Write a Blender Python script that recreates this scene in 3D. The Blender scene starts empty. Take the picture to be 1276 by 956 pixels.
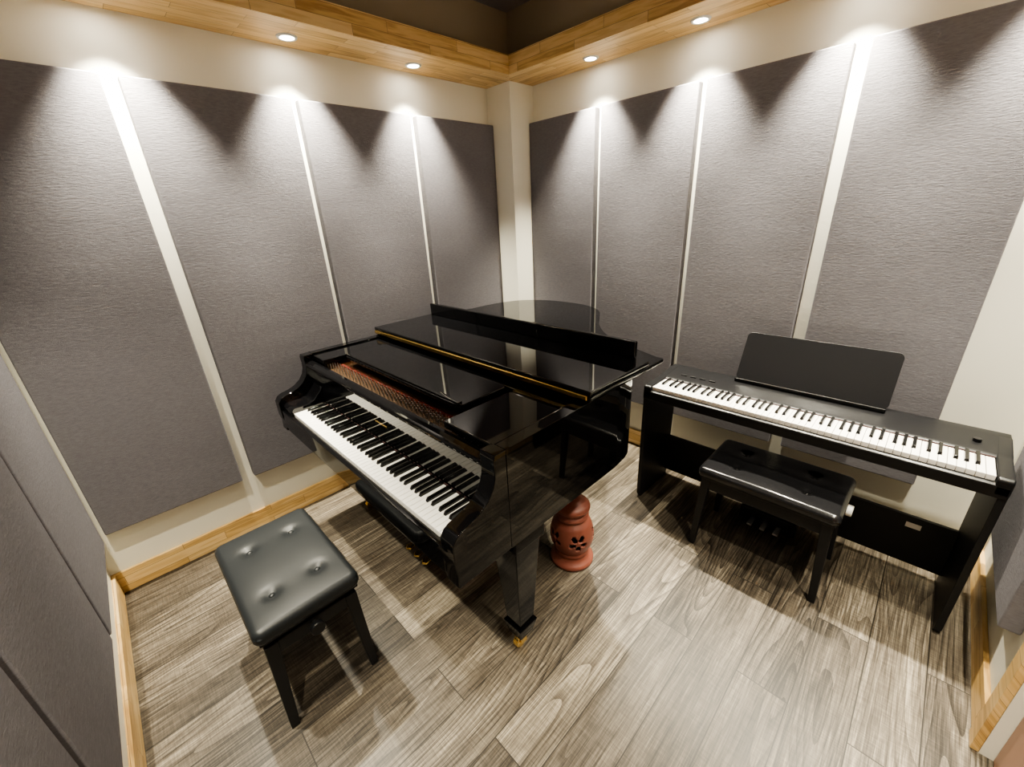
import bpy, bmesh, math, random
from mathutils import Vector, Matrix
random.seed(3)
S=bpy.context.scene
try:
    S.view_settings.look='AgX - Medium High Contrast'
except Exception as e: print(e)
# ------------------------------------------------------------------ materials
def newmat(n):
    m=bpy.data.materials.new(n);m.use_nodes=True
    nt=m.node_tree;b=nt.nodes['Principled BSDF'];return m,nt,b
def simple(n,col,rough=.5,metal=0,coat=0,spec=.5,bump=None,emit=None):
    m,nt,b=newmat(n)
    b.inputs['Base Color'].default_value=(*col,1);b.inputs['Roughness'].default_value=rough
    b.inputs['Metallic'].default_value=metal;b.inputs['Coat Weight'].default_value=coat
    b.inputs['Coat Roughness'].default_value=.03
    b.inputs['Specular IOR Level'].default_value=spec
    if emit:
        b.inputs['Emission Color'].default_value=(*emit[0],1);b.inputs['Emission Strength'].default_value=emit[1]
    if bump:
        tc=nt.nodes.new('ShaderNodeTexCoord');no=nt.nodes.new('ShaderNodeTexNoise');bu=nt.nodes.new('ShaderNodeBump')
        no.inputs['Scale'].default_value=bump[0];no.inputs['Detail'].default_value=4
        bu.inputs['Strength'].default_value=bump[1];bu.inputs['Distance'].default_value=bump[2]
        nt.links.new(tc.outputs['Object'],no.inputs['Vector']);nt.links.new(no.outputs['Fac'],bu.inputs['Height'])
        nt.links.new(bu.outputs['Normal'],b.inputs['Normal'])
    return m
def N(nt,t,**k):
    n=nt.nodes.new(t)
    for a,v in k.items(): setattr(n,a,v)
    return n
def math_(nt,op,a,b=None,c=None):
    n=N(nt,'ShaderNodeMath',operation=op)
    for i,v in enumerate((a,b,c)):
        if v is None: continue
        if isinstance(v,(int,float)): n.inputs[i].default_value=v
        else: nt.links.new(v,n.inputs[i])
    return n.outputs[0]
def comb(nt,x,y,z):
    n=N(nt,'ShaderNodeCombineXYZ')
    for i,v in enumerate((x,y,z)):
        if isinstance(v,(int,float)): n.inputs[i].default_value=v
        else: nt.links.new(v,n.inputs[i])
    return n.outputs[0]
def ramp(nt,fac,stops):
    r=N(nt,'ShaderNodeValToRGB');nt.links.new(fac,r.inputs['Fac'])
    el=r.color_ramp.elements
    while len(el)<len(stops): el.new(.5)
    for e,(p,c) in zip(el,stops): e.position=p;e.color=(*c,1)
    return r.outputs['Color']
def mix(nt,f,a,b,mode='MIX'):
    n=N(nt,'ShaderNodeMix',data_type='RGBA',blend_type=mode)
    if isinstance(f,(int,float)): n.inputs[0].default_value=f
    else: nt.links.new(f,n.inputs[0])
    for i,v in ((6,a),(7,b)):
        if isinstance(v,tuple): n.inputs[i].default_value=(*v,1)
        else: nt.links.new(v,n.inputs[i])
    return n.outputs[2]
def geo_xyz(nt):
    g=N(nt,'ShaderNodeNewGeometry');s=N(nt,'ShaderNodeSeparateXYZ');nt.links.new(g.outputs['Position'],s.inputs[0]);return s.outputs

def floor_mat():
    m,nt,b=newmat('greige_plank_floor');x,y,z=geo_xyz(nt)
    br=N(nt,'ShaderNodeTexBrick',offset=.37,offset_frequency=2)
    br.inputs['Color1'].default_value=(0,0,0,1);br.inputs['Color2'].default_value=(1,1,1,1)
    br.inputs['Mortar'].default_value=(.5,.5,.5,1)
    br.inputs['Scale'].default_value=1;br.inputs['Mortar Size'].default_value=.0018;br.inputs['Mortar Smooth'].default_value=.1
    br.inputs['Brick Width'].default_value=1.22;br.inputs['Row Height'].default_value=.165
    nt.links.new(comb(nt,math_(nt,'ADD',y,9.3),math_(nt,'ADD',x,.05),0),br.inputs['Vector'])
    rnd=N(nt,'ShaderNodeSeparateColor');nt.links.new(br.outputs['Color'],rnd.inputs[0]);r=rnd.outputs[0]
    roff=math_(nt,'MULTIPLY',r,37.0)
    def noise(sx,sy,det,rough=.5,off=True):
        n=N(nt,'ShaderNodeTexNoise',noise_dimensions='4D');n.inputs['Scale'].default_value=1;n.inputs['Detail'].default_value=det;n.inputs['Roughness'].default_value=rough
        nt.links.new(comb(nt,math_(nt,'MULTIPLY',x,sx),math_(nt,'MULTIPLY',y,sy),0),n.inputs['Vector'])
        if off: nt.links.new(roff,n.inputs['W'])
        return n.outputs['Fac']
    n1=noise(6.,.60,1.,.4)
    rings=math_(nt,'FRACT',math_(nt,'MULTIPLY',n1,30.0))
    rings=math_(nt,'POWER',rings,2.5)
    n2=noise(120.,3.,6,.78);n3=noise(8.,1.2,3);n4=noise(16.,210.,2,off=False);n5=noise(280.,12.,2,.6)
    ringamt=math_(nt,'MULTIPLY_ADD',math_(nt,'FRACT',math_(nt,'MULTIPLY',r,7.3)),.8,.12)
    v=math_(nt,'MULTIPLY',math_(nt,'MULTIPLY',rings,ringamt),-.36)
    for nn,k in((n2,1.25),(n3,.8),(n4,.34),(n5,.60)):
        v=math_(nt,'ADD',v,math_(nt,'MULTIPLY_ADD',nn,k,-.5*k))
    v=math_(nt,'ADD',v,math_(nt,'MULTIPLY_ADD',r,.30,-.15))
    v=math_(nt,'ADD',v,.50)
    col=ramp(nt,v,[(.15,(.018,.014,.010)),(.40,(.070,.057,.043)),(.60,(.140,.118,.090)),(.88,(.35,.305,.235))])
    col=mix(nt,br.outputs['Fac'],col,(.015,.012,.009))
    nt.links.new(col,b.inputs['Base Color'])
    nt.links.new(math_(nt,'MULTIPLY_ADD',n2,.25,.28),b.inputs['Roughness'])
    bu=N(nt,'ShaderNodeBump');bu.inputs['Strength'].default_value=.2;bu.inputs['Distance'].default_value=.0015
    nt.links.new(math_(nt,'SUBTRACT',v,br.outputs['Fac']),bu.inputs['Height']);nt.links.new(bu.outputs['Normal'],b.inputs['Normal'])
    return m
def pine_mat(axis):
    m,nt,b=newmat('finger_jointed_pine_'+axis);x,y,z=geo_xyz(nt)
    if axis=='y': l=y;c=math_(nt,'ADD',x,z)
    else: l=x;c=math_(nt,'SUBTRACT',z,y)
    br=N(nt,'ShaderNodeTexBrick',offset=.43)
    br.inputs['Color1'].default_value=(0,0,0,1);br.inputs['Color2'].default_value=(1,1,1,1);br.inputs['Mortar'].default_value=(.3,.3,.3,1)
    br.inputs['Scale'].default_value=1;br.inputs['Mortar Size'].default_value=.0009
    br.inputs['Brick Width'].default_value=.42;br.inputs['Row Height'].default_value=.05
    nt.links.new(comb(nt,math_(nt,'ADD',l,7.),math_(nt,'ADD',c,3.0),0),br.inputs['Vector'])
    sc=N(nt,'ShaderNodeSeparateColor');nt.links.new(br.outputs['Color'],sc.inputs[0]);r=sc.outputs[0]
    n=N(nt,'ShaderNodeTexNoise',noise_dimensions='4D');n.inputs['Scale'].default_value=1;n.inputs['Detail'].default_value=3
    nt.links.new(comb(nt,math_(nt,'MULTIPLY',l,3.),math_(nt,'MULTIPLY',c,30.),0),n.inputs['Vector']);nt.links.new(math_(nt,'MULTIPLY',r,30.),n.inputs['W'])
    g=math_(nt,'MULTIPLY_ADD',math_(nt,'SINE',math_(nt,'MULTIPLY',n.outputs['Fac'],28.)),.14,math_(nt,'MULTIPLY',r,.5))
    g=math_(nt,'ADD',g,math_(nt,'MULTIPLY',n.outputs['Fac'],.5))
    col=ramp(nt,g,[(.05,(.42,.24,.08)),(.40,(.66,.43,.17)),(.85,(.82,.60,.30))])
    col=mix(nt,br.outputs['Fac'],col,(.28,.15,.06))
    nt.links.new(col,b.inputs['Base Color']);b.inputs['Roughness'].default_value=.38
    return m
def fabric_mat():
    m,nt,b=newmat('grey_acoustic_fabric');x,y,z=geo_xyz(nt)
    n=N(nt,'ShaderNodeTexNoise');n.inputs['Scale'].default_value=1;n.inputs['Detail'].default_value=5;n.inputs['Roughness'].default_value=.72
    nt.links.new(comb(nt,math_(nt,'MULTIPLY',x,45.),math_(nt,'MULTIPLY',y,45.),math_(nt,'MULTIPLY',z,200.)),n.inputs['Vector'])
    n2=N(nt,'ShaderNodeTexNoise');n2.inputs['Scale'].default_value=1.;n2.inputs['Detail'].default_value=2
    nt.links.new(comb(nt,math_(nt,'MULTIPLY',x,3.),math_(nt,'MULTIPLY',y,3.),math_(nt,'MULTIPLY',z,7.)),n2.inputs['Vector'])
    col=ramp(nt,n.outputs['Fac'],[(.3,(.140,.134,.148)),(.7,(.190,.183,.200))])
    nt.links.new(col,b.inputs['Base Color']);b.inputs['Roughness'].default_value=.9
    b.inputs['Specular IOR Level'].default_value=.2
    bu=N(nt,'ShaderNodeBump');bu.inputs['Strength'].default_value=.8;bu.inputs['Distance'].default_value=.002
    bu2=N(nt,'ShaderNodeBump');bu2.inputs['Strength'].default_value=.3;bu2.inputs['Distance'].default_value=.006
    nt.links.new(n2.outputs['Fac'],bu2.inputs['Height']);nt.links.new(n.outputs['Fac'],bu.inputs['Height'])
    nt.links.new(bu2.outputs['Normal'],bu.inputs['Normal']);nt.links.new(bu.outputs['Normal'],b.inputs['Normal'])
    return m
M_floor=floor_mat();M_piney=pine_mat('y');M_pinex=pine_mat('x');M_fab=fabric_mat()
M_wall=simple('ivory_wall_paint',(.85,.83,.73),.6,bump=(60,.15,.001))
M_upper=simple('taupe_upper_wall',(.30,.24,.16),.8)
M_ceil=simple('dark_grey_ceiling',(.22,.20,.20),.85,bump=(30,.2,.002))
M_gloss=simple('polished_ebony_lacquer',(.003,.003,.0035),.03,spec=.5)
M_leg=simple('ebony_leg_lacquer',(.003,.003,.0035),.06,spec=.18)
M_satin=simple('satin_black_body',(.007,.007,.008),.32,spec=.3,bump=(300,.1,.0005))
M_matte=simple('matte_black_wood',(.008,.008,.009),.5,spec=.35,bump=(200,.1,.0005))
M_leather=simple('grey_black_leatherette',(.014,.016,.018),.40,spec=.30,bump=(350,.35,.0006))
M_leather2=simple('glossy_black_leatherette',(.008,.008,.009),.20,bump=(60,.3,.002))
M_ivory=simple('ivory_key_plastic',(.84,.82,.78),.18,coat=.4)
M_ebkey=simple('black_key_plastic',(.006,.006,.006),.18)
M_brass=simple('polished_brass',(.80,.56,.20),.22,metal=1)
M_bronze=simple('bronze_cast_iron_plate',(.07,.04,.02),.4,metal=.6,bump=(80,.2,.001))
M_redfelt=simple('red_felt',(.12,.012,.010),.95)
M_darkfelt=simple('dark_key_felt',(.03,.012,.012),.95)
M_copper=simple('copper_wound_strings',(.28,.13,.06),.4,metal=1)
M_steel=simple('brushed_steel',(.6,.6,.6),.3,metal=1)
M_terra=simple('terracotta_clay',(.20,.062,.042),.45,bump=(40,.3,.002))
M_white=simple('white_plastic',(.8,.8,.78),.4)
M_lamp=simple('lamp_diffuser',(1,1,1),.4,emit=((1,.90,.75),80))
M_door=simple('pink_beige_door_veneer',(.50,.30,.22),.4,bump=(20,.2,.001))
# ------------------------------------------------------------------ mesh helpers
def finish(name,bm,mat,bevel=0,smooth=False,seg=2):
    me=bpy.data.meshes.new(name);bmesh.ops.recalc_face_normals(bm,faces=bm.faces);bm.to_mesh(me);bm.free()
    o=bpy.data.objects.new(name,me);S.collection.objects.link(o)
    if mat: me.materials.append(mat)
    if bevel:
        md=o.modifiers.new('bevel','BEVEL');md.width=bevel;md.segments=seg;md.limit_method='ANGLE';md.angle_limit=math.radians(35)
    if smooth or bevel:
        for p in me.polygons:p.use_smooth=True
        if not smooth:
            md=o.modifiers.new('wn','WEIGHTED_NORMAL');md.keep_sharp=False
    return o
def addbox(bm,x0,x1,y0,y1,z0,z1):
    v=[bm.verts.new(p) for p in((x0,y0,z0),(x1,y0,z0),(x1,y1,z0),(x0,y1,z0),(x0,y0,z1),(x1,y0,z1),(x1,y1,z1),(x0,y1,z1))]
    for f in((0,3,2,1),(4,5,6,7),(0,1,5,4),(1,2,6,5),(2,3,7,6),(3,0,4,7)): bm.faces.new([v[i] for i in f])
def box(name,x0,x1,y0,y1,z0,z1,mat,bevel=0):
    bm=bmesh.new();addbox(bm,x0,x1,y0,y1,z0,z1);return finish(name,bm,mat,bevel)
def prism(name,pts,axis,a,b,mat,bevel=0,seg=2):
    def P(p,t): return {'x':(t,p[0],p[1]),'z':(p[0],p[1],t),'y':(p[0],t,p[1])}[axis]
    bm=bmesh.new();A=[bm.verts.new(P(p,a)) for p in pts];B=[bm.verts.new(P(p,b)) for p in pts];n=len(pts)
    bm.faces.new(A);bm.faces.new(B[::-1])
    for i in range(n): bm.faces.new((A[i],A[(i+1)%n],B[(i+1)%n],B[i]))
    return finish(name,bm,mat,bevel,seg=seg)
def frustum(name,bot,top,mat,bevel=0):
    bm=bmesh.new();V=[]
    for (cx,cy,z,hx,hy) in (bot,top):
        V.append([bm.verts.new((cx+sx*hx,cy+sy*hy,z)) for sx,sy in((-1,-1),(1,-1),(1,1),(-1,1))])
    bm.faces.new(V[0][::-1]);bm.faces.new(V[1])
    for i in range(4): bm.faces.new((V[0][i],V[0][(i+1)%4],V[1][(i+1)%4],V[1][i]))
    return finish(name,bm,mat,bevel)
def cyl(name,c,r,h,axis,mat,seg=32,r2=None,bevel=0):
    bm=bmesh.new();bmesh.ops.create_cone(bm,cap_ends=True,segments=seg,radius1=r,radius2=r if r2 is None else r2,depth=h)
    if axis=='x': bmesh.ops.rotate(bm,verts=bm.verts,matrix=Matrix.Rotation(math.pi/2,3,'Y'))
    if axis=='y': bmesh.ops.rotate(bm,verts=bm.verts,matrix=Matrix.Rotation(math.pi/2,3,'X'))
    bmesh.ops.translate(bm,verts=bm.verts,vec=c);return finish(name,bm,mat,bevel)
def lathe(name,prof,c,mat,seg=64):
    bm=bmesh.new();R=[]
    for r,z in prof:
        R.append([bm.verts.new((c[0]+r*math.cos(2*math.pi*i/seg),c[1]+r*math.sin(2*math.pi*i/seg),c[2]+z)) for i in range(seg)])
    for a,b in zip(R,R[1:]):
        for i in range(seg): bm.faces.new((a[i],a[(i+1)%seg],b[(i+1)%seg],b[i]))
    return finish(name,bm,mat,0,smooth=True)
def group(name,center,parts):
    e=bpy.data.objects.new(name,None);S.collection.objects.link(e);e.location=center;e.empty_display_size=.1
    for p in parts:
        p.location=Vector(p.location)-Vector(center);p.parent=e
    return e
# ------------------------------------------------------------------ room
L=2.84;W=2.88;H=2.75;T=.05
ZB,ZT=.3486,2.1806;ZS,ZF=2.399,2.498;D=.307
box('floor',-.1,W+.1,-L-.1,.1,-.1,0,M_floor)
box('wall_left',-.1,0,-L-.1,.1,0,H,M_wall)
box('wall_right',0,W,0,.1,0,H,M_wall)
box('wall_near',0,W,-L-.1,-L,0,H,M_wall)
box('wall_side',W,W+.1,-.97,.1,0,H,M_wall)
box('wall_side_end',W,W+.1,-L-.1,-1.87,0,H,M_wall)
box('wall_side_lintel',W,W+.1,-1.87,-.97,2.06,H,M_wall)
box('ceiling',-.1,W+.1,-L-.1,.1,H,H+.1,M_ceil)
c=.22
box('wall_corner_column',0,c,-c,0,0,ZS,M_wall)
u=.2
box('wall_upper_left',0,u,-L,0,ZF,H,M_upper);box('wall_upper_right',u,W-u,-u,0,ZF,H,M_upper)
box('wall_upper_near',u,W-u,-L,-L+u,ZF,H,M_upper);box('wall_upper_side',W-u,W,-L,0,ZF,H,M_upper)
def soffit(name,pts,mat): return prism(name,pts,'z',ZS,ZF,mat)
soffit('trim_1',[(0,0),(0,-L),(D,-L+D),(D,-D)],M_piney)
soffit('trim_2',[(0,0),(D,-D),(W-D,-D),(W,0)],M_pinex)
soffit('trim_3',[(W,0),(W-D,-D),(W-D,-L+D),(W,-L)],M_piney)
soffit('trim_4',[(0,-L),(W,-L),(W-D,-L+D),(D,-L+D)],M_pinex)
HB=.115;bt=.015
box('baseboard_left',0,bt,-L,-c,0,HB,M_piney,.002)
box('baseboard_right',c,W,-bt,0,0,HB,M_pinex,.002)
box('baseboard_near',bt,W,-L,-L+bt,0,HB,M_pinex,.002)
box('baseboard_side',W-bt,W,-.90,-bt,0,HB,M_piney,.002)
box('trim_5',W-.02,W,-.97,-.905,0,2.12,M_piney,.003);box('trim_6',W-.02,W,-1.935,-1.87,0,2.12,M_piney,.003)
box('trim_7',W-.02,W,-1.87,-.97,2.06,2.12,M_piney,.003)
dj=[box('leaf',W+.03,W+.07,-1.867,-.973,.005,2.055,M_door,.002),
 cyl('handle_rose',(W+.025,-1.79,1.0),.025,.01,'x',M_steel),box('handle_lever',W-.015,W+.0,-1.80,-1.68,.99,1.01,M_steel,.004),cyl('handle_stem',(W+.008,-1.79,1.0),.009,.045,'x',M_steel)]
group('door_1',(W+.05,-1.42,0),dj)
def panel(x0,x1,y0,y1): return box('acoustic_wall_panel',x0,x1,y0,y1,ZB,ZT,M_fab,.006)
for (a,b) in((-2.785,-2.226),(-2.170,-1.539),(-1.507,-.879),(-.835,-.222)): panel(0,T,a,b)
for (a,b) in((.222,.763),(.803,1.378),(1.413,1.988),(2.044,2.592)): panel(a,b,-T,0)
for (a,b) in((.11,.74),(.765,1.40),(1.43,2.06),(2.09,2.72)): panel(a,b,-L,-L+T)
panel(W-T,W,-.80,-.12);panel(W-T,W,-2.70,-2.0)
# ------------------------------------------------------------------ downlights
def downlight(x,y,power):
    z=ZS
    ring=lathe('trim_ring',[(.030,-.001),(.030,-.006),(.042,-.006),(.045,0),(.045,.004)],(x,y,z),M_white,32)
    lens=cyl('lens',(x,y,z-.002),.030,.003,'z',M_lamp,32)
    ld=bpy.data.lights.new('beam','SPOT');ld.energy=power;ld.color=(1,.925,.735);ld.spot_size=math.radians(80);ld.spot_blend=.9;ld.shadow_soft_size=.025
    lo=bpy.data.objects.new('beam',ld);S.collection.objects.link(lo);lo.location=(x,y,z-.012)
    group('recessed_downlight',(x,y,z),[ring,lens,lo])
PW=370
for y in(-2.19,-1.53,-.87): downlight(.125,y,PW)
for x in(.78,1.39,2.00,2.60): downlight(x,-.13,PW)
for x in(.80,1.45,2.10): downlight(x,-L+.13,PW*.5)
for y in(-.75,-1.40,-2.05): downlight(W-.13,y,PW*.55)
# ------------------------------------------------------------------ keyboards
def keyboard(x0,x1,yf,zt,length=.15,blen=.095,wh=.02,bh=.012):
    w=(x1-x0)/52;bw=bmesh.new();bb=bmesh.new();wi=0
    for i in range(88):
        s=(i+9)%12
        if s in(1,3,6,8,10):
            xc=x0+wi*w+{1:-.12,3:.12,6:-.15,8:0,10:.15}[s]*w
            h=w*.27;y0=yf+length-blen;y1=yf+length
            v=[bb.verts.new(p) for p in((xc-h*1.15,y0,zt-.004),(xc+h*1.15,y0,zt-.004),(xc+h*1.15,y1,zt-.004),(xc-h*1.15,y1,zt-.004),
               (xc-h*.8,y0+.008,zt+bh),(xc+h*.8,y0+.008,zt+bh),(xc+h*.8,y1,zt+bh),(xc-h*.8,y1,zt+bh))]
            for f in((0,3,2,1),(4,5,6,7),(0,1,5,4),(1,2,6,5),(2,3,7,6),(3,0,4,7)): bb.faces.new([v[j] for j in f])
        else:
            addbox(bw,x0+wi*w+.0007,x0+(wi+1)*w-.0007,yf,yf+length,zt-wh,zt);wi+=1
    return [finish('white_keys',bw,M_ivory,.0009,seg=1),finish('black_keys',bb,M_ebkey,.0009,seg=1)]
# ------------------------------------------------------------------ grand piano
X0,X1=.21,1.70;YF=-2.0;YR=-1.835;ZK=.765;ZBt=.64;ZR=1.0
def spl(pts,n=8):
    out=[]
    P=[pts[0]]+pts+[pts[-1]]
    for i in range(1,len(P)-2):
        p0,p1,p2,p3=[Vector((*q,0)) for q in P[i-1:i+3]]
        for k in range(n):
            t=k/n;out.append(tuple((.5*((2*p1)+(p2-p0)*t+(2*p0-5*p1+4*p2-p3)*t*t+(3*p1-p0-3*p2+p3)*t**3))[:2]))
    out.append(pts[-1]);return out
tail=spl([(X0,-.70),(X0+.015,-.48),(.30,-.29),(.46,-.19),(.66,-.16),(.84,-.185),(.98,-.27),(1.08,-.41),(1.18,-.56),(1.32,-.70),(1.50,-.80),(X1,-.88)],6)
def inset(poly,d):
    n=len(poly);out=[]
    ar=sum(poly[i][0]*poly[(i+1)%n][1]-poly[(i+1)%n][0]*poly[i][1] for i in range(n));sg=1 if ar>0 else -1
    for i in range(n):
        a,b,c_=Vector(poly[i-1]),Vector(poly[i]),Vector(poly[(i+1)%n])
        n1=Vector((-(b-a).y,(b-a).x)).normalized()*sg;n2=Vector((-(c_-b).y,(c_-b).x)).normalized()*sg
        m=(n1+n2)
        m=m.normalized()*(d/max(.35,m.normalized()@n1));out.append(tuple(b+m))
    return out
gp=[]
case_tail=[(x,y) for x,y in spl([(X0,-.70),(X0+.02,-.49),(.31,-.305),(.465,-.205),(.66,-.175),(.83,-.20),(.965,-.285),(1.06,-.42),(1.16,-.58),(1.30,-.735),(1.47,-.87),(1.60,-.96),(1.68,-1.07),(X1,-1.20)],6)]
outer=[(X0,-1.79)]+case_tail+[(X1,-1.79)]
inner=inset(outer,.045)
def rimmesh(name,outer,inner,z0,z1,mat,bevel):
    bm=bmesh.new();n=len(outer)
    O0=[bm.verts.new((*p,z0)) for p in outer];O1=[bm.verts.new((*p,z1)) for p in outer]
    I0=[bm.verts.new((*p,z0)) for p in inner];I1=[bm.verts.new((*p,z1)) for p in inner]
    for i in range(n-1):
        j=i+1
        bm.faces.new((O0[i],O0[j],O1[j],O1[i]));bm.faces.new((I0[j],I0[i],I1[i],I1[j]))
        bm.faces.new((O1[i],O1[j],I1[j],I1[i]));bm.faces.new((O0[j],O0[i],I0[i],I0[j]))
    bm.faces.new((O0[0],O1[0],I1[0],I0[0]));bm.faces.new((O0[-1],I0[-1],I1[-1],O1[-1]))
    return finish(name,bm,mat,bevel)
inner=[(inner[0][0],outer[0][1])]+inner[1:-1]+[(inner[-1][0],outer[-1][1])]
gp.append(rimmesh('rim',outer,inner,ZBt,ZR,M_gloss,.0008))
sb=[(x,y) for x,y in inset(outer,.03)]
gp.append(prism('soundboard',sb,'z',ZBt+.06,ZBt+.08,M_matte))
gp.append(prism('iron_plate',[(X0+.06,-1.775)]+inset(outer,.05)[1:-1]+[(X1-.06,-1.775)],'z',.925,.94,M_bronze))
prof=[(-1.7905,ZR),(YR,ZR),(YR-.004,.985),(YR-.002,.955),(YR-.004,.925),(YR-.014,.895),(YR-.034,.868),(YR-.064,.846),(YR-.10,.832),(YR-.135,.825),(YR-.155,.815),(YF-.004,.795),(YF-.004,.72),(YF+.002,.69),(YF+.0,ZBt),(-1.7905,ZBt)]
gp.append(prism('arm_left',prof,'x',X0,X0+.06,M_gloss,.003,3))
gp.append(prism('arm_right',prof,'x',X1-.06,X1,M_gloss,.003,3))
KX0,KX1=.385,1.615
kb=[(-1.80,.66),(YF+.012,.66),(YF+.012,.775),(YF+.03,.79),(-1.90,.79),(-1.87,.80),(-1.83,.84),(-1.80,.90)]
gp.append(prism('key_block_left',kb,'x',X0+.061,KX0-.002,M_gloss,.003))
gp.append(prism('key_block_right',kb,'x',KX1+.002,X1-.061,M_gloss,.003))
gp.append(box('keyslip',X0+.061,X1-.061,YF,YF+.02,.66,.752,M_gloss,.003))
gp.append(box('keybed',X0+.061,X1-.061,YF+.005,-1.30,ZBt+.002,.70,M_gloss,.003))
gp+=keyboard(KX0,KX1,YF+.024,ZK,.15,.098)
gp.append(box('key_felt',KX0,KX1,-1.828,-1.822,ZK-.01,ZK+.004,M_darkfelt))
# fallboard: flat mirror-polished board, half-round lip on top
fb=[(-1.822,.775),(-1.822,.938)]+[(-1.826-.010*math.sin(math.radians(t)),.950-.012*math.cos(math.radians(t))) for t in range(0,181,20)]+[(-1.812,.968),(-1.797,.966),(-1.792,.95),(-1.792,.775)]
gp.append(prism('fallboard',fb,'x',X0+.062,X1-.062,M_gloss))
gp.append(box('nameplate_lettering',.94,1.04,-1.8225,-1.8221,.850,.858,M_brass))
pins=bmesh.new()
for i in range(110):
    x=.30+i*(1.60-.30)/110
    for k in range(2):
        addbox(pins,x+k*.004,x+k*.004+.0035,-1.765+k*.022+(i%3)*.008,-1.7615+k*.022+(i%3)*.008,.94,.962)
gp.append(finish('tuning_pins',pins,M_steel))
gp.append(box('felt_strip',.28,1.64,-1.712,-1.698,.94,.947,M_redfelt))
st=bmesh.new()
for i in range(110):
    x=.29+i*1.33/110;addbox(st,x,x+.0015,-1.75,-1.42,.948,.9495)
gp.append(finish('strings',st,M_copper))
gp.append(box('desk_rail_left',X0+.055,.40,-1.79,-1.42,.965,.992,M_gloss,.004))
gp.append(box('desk_rail_right',1.40,X1-.055,-1.79,-1.42,.965,.992,M_gloss,.004))
gp.append(prism('music_desk',[(.43,-1.685),(.47,-1.70),(1.33,-1.70),(1.375,-1.685),(1.375,-1.48),(1.34,-1.455),(.46,-1.455),(.43,-1.48)],'z',.985,1.003,M_gloss,.004))
gp.append(box('desk_cross_rail',.40,1.40,-1.45,-1.42,.965,.99,M_gloss,.003))
gp.append(box('desk_ledge',.45,1.36,-1.695,-1.675,1.003,1.010,M_gloss,.002))
lid=[(X0-.012,-1.40),(X0-.012,-.70)]+[(x,y) for x,y in tail[1:-1]]+[(X1+.012,-.875),(X1+.012,-1.40)]
gp.append(prism('main_lid',lid,'z',ZR+.003,ZR+.022,M_gloss,.005,3))
gp.append(box('folded_lid_flap',X0-.012,X1+.012,-1.402,-1.0,ZR+.026,ZR+.046,M_gloss,.005))
gp.append(box('lid_hinge',X0,X1,-1.409,-1.401,ZR+.012,ZR+.030,M_brass,.003))
gp.append(box('lid_front_lip',X0+.0,X1-.05,-1.012,-.988,ZR+.045,ZR+.115,M_gloss,.005))
def leg(n,x,y):
    r=[frustum(n+'_shaft',(x,y,.12,.036,.036),(x,y,.56,.062,.062),M_leg,.004),box(n+'_cap',x-.075,x+.075,y-.075,y+.075,.56,.645,M_leg,.006),
       frustum(n+'_foot',(x,y,.072,.034,.034),(x,y,.140,.048,.048),M_leg,.004),
       cyl(n+'_caster_wheel',(x,y-.012,.026),.026,.024,'x',M_brass,24,bevel=.003),
       box(n+'_caster_fork_a',x-.020,x-.014,y-.020,y+.012,.022,.066,M_brass,.002),box(n+'_caster_fork_b',x+.014,x+.020,y-.020,y+.012,.022,.066,M_brass,.002),
       cyl(n+'_caster_collar',(x,y,.068),.026,.012,'z',M_brass,24,bevel=.002)]
    return r
gp+=leg('leg_1',1.60,-1.68);gp+=leg('leg_2',.33,-1.68);gp+=leg('leg_3',.68,-.48)
lx=.96;ly=-1.62
gp+=[box('lyre_post_left',lx-.09,lx-.06,ly-.02,ly+.02,.14,.64,M_gloss,.004),box('lyre_post_right',lx+.06,lx+.09,ly-.02,ly+.02,.14,.64,M_gloss,.004),
 box('lyre_box',lx-.15,lx+.15,ly-.05,ly+.05,.075,.15,M_gloss,.006),box('lyre_top',lx-.14,lx+.14,ly-.05,ly+.05,.61,.645,M_gloss,.004)]
for i in(-1,0,1):
    gp.append(prism('pedal_%d'%(i+2),[(lx+i*.07-.011,ly-.04),(lx+i*.07+.011,ly-.04),(lx+i*.07+.014,ly-.10),(lx+i*.07+.02,ly-.135),(lx+i*.07,ly-.15),(lx+i*.07-.02,ly-.135),(lx+i*.07-.014,ly-.10)],'z',.085,.097,M_brass,.003))
    gp.append(cyl('pedal_rod_%d'%(i+2),(lx+i*.03,ly,.38),.004,.48,'z',M_brass,12))
gp.append(box('under_beam',X0+.1,X1-.1,-1.25,-1.15,ZBt-.03,ZBt+.06,M_matte,.004))
group('grand_piano',(.955,-1.2,0),gp)
# ------------------------------------------------------------------ digital piano
dp=[];a,b=1.468,2.780;yf=-.555;yb=-.185;zt=.735
dp+=[prism('keybed_body',[(yf,.655),(yf,.700),(yf+.012,.706),(yf+.02,.706),(yf+.175,.706),(yb,.706),(yb,.655)],'x',a,b,M_satin,.004)]
dp+=[prism('control_panel',[(yf+.165,.70),(yf+.165,.728),(yf+.185,.737),(yb-.06,.752),(yb-.01,.752),(yb,.742),(yb,.70)],'x',a,b,M_satin,.006,3)]
pf=[(yf,.665),(yf,.722),(yf+.010,.731),(yf+.165,.733),(yf+.185,.738),(yb-.06,.753),(yb,.742),(yb,.665)]
dp+=[prism('end_cheek_left',pf,'x',a-.001,a+.040,M_satin,.006,3),prism('end_cheek_right',pf,'x',b-.040,b+.001,M_satin,.006,3)]
dp+=keyboard(a+.042,b-.042,yf+.016,.727,.148,.095,.02,.011)
dp.append(box('key_felt',a+.042,b-.042,yf+.160,yf+.166,.72,.731,M_darkfelt))
for i in range(4): dp.append(box('button_%d'%(i+1),a+.10+i*.05,a+.13+i*.05,yf+.225,yf+.235,.741,.748,M_matte,.001))
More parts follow.
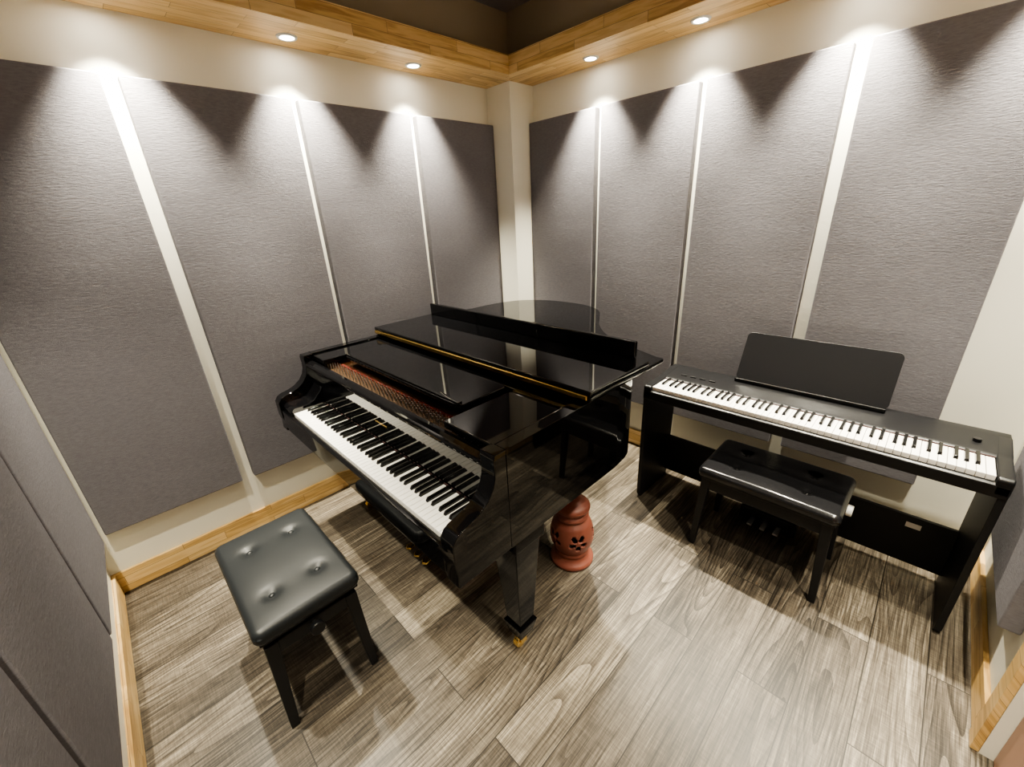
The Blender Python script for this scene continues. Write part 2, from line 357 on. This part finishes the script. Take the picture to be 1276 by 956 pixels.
dp.append(cyl('volume_knob',(b-.09,yf+.24,.748),.012,.014,'z',M_satin,24))
def tilt(name,x0,x1,z0,z1,y0,y1,th,mat):
    r=.022;pts=[]
    for cx,cz,a0 in((x1-r,1,0),(x0+r,1,90),(x0+r,0,180),(x1-r,0,270)):
        for k in range(7):
            t=math.radians(a0+k*15);pts.append((cx+r*math.cos(t),(z1-r if cz else z0+r)+r*math.sin(t)))
    bm=bmesh.new();A=[];B=[]
    for x,z in pts:
        t=(z-z0)/(z1-z0);y=y0+(y1-y0)*t
        A.append(bm.verts.new((x,y,z)));B.append(bm.verts.new((x,y+th,z-.001)))
    n=len(pts);bm.faces.new(A);bm.faces.new(B[::-1])
    for i in range(n): bm.faces.new((A[i],B[i],B[(i+1)%n],A[(i+1)%n]))
    return finish(name,bm,mat,.0015)
dp.append(tilt('music_rest',1.815,2.425,.757,.985,-.235,-.135,.006,M_satin))
dp.append(box('music_rest_ledge',1.82,2.42,-.262,-.228,.752,.760,M_satin,.003))
dp.append(box('music_rest_lip',1.82,2.42,-.266,-.260,.752,.770,M_satin,.002))
for n,x in(('side_board_left',a+.0),('side_board_right',b-.022)):
    dp.append(prism(n,[(yf+.03,0),(yf+.012,.03),(yf+.006,.665),(yb+.0,.665),(yb-.02,.0)],'x',x,x+.022,M_matte,.002))
dp.append(box('back_board',a+.022,b-.022,yb-.06,yb-.042,.06,.30,M_matte,.002))
dp.append(box('support_rail',a+.022,b-.022,yf+.08,yf+.10,.63,.656,M_matte,.002))
dp.append(box('approval_label',2.60,2.65,yb-.0615,yb-.0603,.245,.270,M_white))
dp.append(box('pedal_box',1.98,2.24,-.36,yb-.06,.02,.10,M_satin,.008))
for i in range(3):
    xx=2.05+i*.06;dp.append(box('pedal_%d'%(i+1),xx-.012,xx+.012,-.43,-.355,.045,.055,M_steel,.003))
group('digital_piano',((a+b)/2,-.37,0),dp)
# ------------------------------------------------------------------ benches
def bench(x0,x1,y0,y1,zt,leather,thick,tufts,legsize,apron,knob,frame=None):
    ps=[];nx,ny=72,48;bm=bmesh.new();W_,D_=x1-x0,y1-y0;cx,cy=(x0+x1)/2,(y0+y1)/2
    g=[]
    for j in range(ny+1):
        row=[]
        for i in range(nx+1):
            u_=-1+2*i/nx;v_=-1+2*j/ny
            U=math.sin(u_*math.pi/2);V=math.sin(v_*math.pi/2)
            px=U*W_/2;py=V*D_/2
            r=.03;qx=max(0,abs(px)-(W_/2-r));qy=max(0,abs(py)-(D_/2-r));q=math.hypot(qx,qy)
            if q>r: f=r/q;px=math.copysign(W_/2-r+qx*f,px);py=math.copysign(D_/2-r+qy*f,py)
            e=min(W_/2-abs(px),D_/2-abs(py));q=math.hypot(max(0,abs(px)-(W_/2-r)),max(0,abs(py)-(D_/2-r)))
            e=min(e,r-q if q>0 else e);e=max(0,e)
            R=.022;h=-R+math.sqrt(max(0,R*R-(R-min(e,R))**2))
            h+=.010*(1-(2*px/W_)**4)*(1-(2*py/D_)**4)
            for tx,ty in tufts:
                d2=(px-tx*W_)**2+(py-ty*D_)**2;h-=.013*math.exp(-d2/(2*.016**2))+.005*math.exp(-d2/(2*.05**2))
            row.append(bm.verts.new((cx+px,cy+py,zt-.010+h)))
        g.append(row)
    for j in range(ny):
        for i in range(nx): bm.faces.new((g[j][i],g[j][i+1],g[j+1][i+1],g[j+1][i]))
    loop=[g[0][i] for i in range(nx)]+[g[j][nx] for j in range(ny)]+[g[ny][i] for i in range(nx,0,-1)]+[g[j][0] for j in range(ny,0,-1)]
    prev=loop
    for zz,ins in((zt-thick*.6,.0),(zt-thick+.012,.0),(zt-thick+.003,.003),(zt-thick,.010)):
        cur=[bm.verts.new((v.co.x-(v.co.x-cx)/(W_/2)*ins,v.co.y-(v.co.y-cy)/(D_/2)*ins,zz)) for v in loop];n=len(loop)
        for i in range(n): bm.faces.new((prev[i],prev[(i+1)%n],cur[(i+1)%n],cur[i]))
        prev=cur
    bm.faces.new(prev)
    bmesh.ops.remove_doubles(bm,verts=bm.verts,dist=.00005)
    ps.append(finish('seat_cushion',bm,leather,0,smooth=True))
    for i,(tx,ty) in enumerate(tufts):
        bt_=lathe('button_%d'%(i+1),[(.0115,-.004),(.0105,.001),(.007,.004),(.001,.005)],(cx+tx*W_,cy+ty*D_,zt-.017),leather,20);ps.append(bt_)
    zb=zt-thick
    ps.append(box('seat_board',x0+.012,x1-.012,y0+.012,y1-.012,zb-.012,zb+.001,M_matte,.003))
    f0,f1=apron
    i_=.02;lw=legsize/2
    zc=zb-f0
    ps+= [box('rail_front',x0+i_+lw,x1-i_-lw,y0+i_+.004,y0+i_+.026,zc-f1,zc,M_matte,.003),box('rail_back',x0+i_+lw,x1-i_-lw,y1-i_-.026,y1-i_-.004,zc-f1,zc,M_matte,.003),
          box('rail_left',x0+i_+.004,x0+i_+.026,y0+i_+lw,y1-i_-lw,zc-f1,zc,M_matte,.003),box('rail_right',x1-i_-.026,x1-i_-.004,y0+i_+lw,y1-i_-lw,zc-f1,zc,M_matte,.003)]
    k=0
    for sx in(0,1):
        for sy in(0,1):
            k+=1;tx=(x0+i_+lw) if sx==0 else (x1-i_-lw);ty=(y0+i_+lw) if sy==0 else (y1-i_-lw)
            ox=(-.022 if sx==0 else .022);oy=(-.018 if sy==0 else .018)
            ps.append(frustum('leg_%d'%k,(tx+ox,ty+oy,0,lw*.66,lw*.66),(tx,ty,zc,lw,lw),M_matte,.003))
    if f0>.02:
        for yy in(y0+.07,y1-.07):
            ps.append(prism('scissor_arm_a',[(x0+.08,zc-.02),(x0+.10,zc-.03),(x1-.08,zb-.02),(x1-.10,zb-.01)],'y',yy,yy+.006,M_satin))
            ps.append(prism('scissor_arm_b',[(x1-.08,zc-.02),(x1-.10,zc-.03),(x0+.08,zb-.02),(x0+.10,zb-.01)],'y',yy+.008,yy+.014,M_satin))
    ps.append(cyl('adjust_rod',(cx,cy,zc-.015),.007,W_-.02,'x',M_steel,16))
    ps.append(cyl('adjust_knob',(x1+.008 if knob>0 else x0-.008,cy,zc-.015),.024,.022,'x',M_satin if knob<2 else M_white,24,bevel=.004))
    return group('piano_bench',(cx,cy,0),ps)
bench(.69,1.245,-2.46,-2.115,.475,M_leather,.062,[(-.25,-.22),(.25,-.22),(-.25,.22),(.25,.22)],.042,(.035,.05),1)
bench(1.85,2.405,-.71,-.34,.47,M_leather2,.055,[(-.25,-.20),(.25,-.20),(-.25,.2),(.25,.2)],.040,(.002,.07),2)
# ------------------------------------------------------------------ terracotta garden stool
def stool(cx,cy):
    prof=[(.100,0),(.106,.006),(.106,.018),(.098,.026),(.088,.034),(.080,.046),(.078,.056),(.084,.062),(.084,.070),(.080,.076)]
    for k in range(29):
        t=k/28;z=.08+t*.18;r=.080+.026*math.sin(math.pi*(t**.85));
        if t>.85: r-=(t-.85)*.10
        prof.append((r,z))
    prof+=[(.078,.266),(.080,.270),(.080,.278),(.070,.284),(.064,.296),(.066,.304),(.082,.310),(.086,.318),(.084,.328),(.074,.338),(.060,.346),(.050,.350),(.044,.358),(.030,.364),(.002,.366)]
    seg=160;bm=bmesh.new();R=[]
    for r,z in prof: R.append([bm.verts.new((cx+r*math.cos(2*math.pi*i/seg),cy+r*math.sin(2*math.pi*i/seg),z)) for i in range(seg)])
    def hole(th,z):
        if not .08<z<.27: return False
        s=(th/(2*math.pi)*5)%1-.5;X=s*2*math.pi*.1/5;Z=z-.168
        d=math.hypot(X,Z);a=math.atan2(Z,X)
        if d<.009: return False
        return .013<d<.046*abs(math.cos(2.5*a+math.pi/4))**.55 
    for k,(A,B) in enumerate(zip(R,R[1:])):
        zm=(prof[k][1]+prof[k+1][1])/2
        for i in range(seg):
            if hole((i+.5)/seg*2*math.pi,zm): continue
            bm.faces.new((A[i],A[(i+1)%seg],B[(i+1)%seg],B[i]))
    o=finish('terracotta_garden_stool',bm,M_terra,0,smooth=True)
    md=o.modifiers.new('sol','SOLIDIFY');md.thickness=.009;md.offset=-1
    return o
stool(1.47,-1.18)
# ------------------------------------------------------------------ camera
p=dict(cx=2.4437,cy=-2.4633,cz=1.6124,yaw=0.8081,pitch=-0.3898,roll=-0.0536,f=513.0056)
cy_,sy=math.cos(p['yaw']),math.sin(p['yaw'])
fw=Vector((-sy*math.cos(p['pitch']),cy_*math.cos(p['pitch']),math.sin(p['pitch'])))
r=Vector((cy_,sy,0));up=r.cross(fw)
cr,sr=math.cos(p['roll']),math.sin(p['roll'])
r2=cr*r+sr*up;u2=-sr*r+cr*up
M=Matrix((r2,u2,-fw)).transposed().to_4x4();M.translation=(p['cx'],p['cy'],p['cz'])
cd=bpy.data.cameras.new('camera');cam=bpy.data.objects.new('camera',cd);S.collection.objects.link(cam);cam.matrix_world=M
cd.sensor_width=36;cd.lens=p['f']/1276*36;cd.clip_start=.02
S.camera=cam
w=bpy.data.worlds.new('world');S.world=w;w.use_nodes=True
w.node_tree.nodes['Background'].inputs[0].default_value=(1,.95,.88,1);w.node_tree.nodes['Background'].inputs[1].default_value=.2
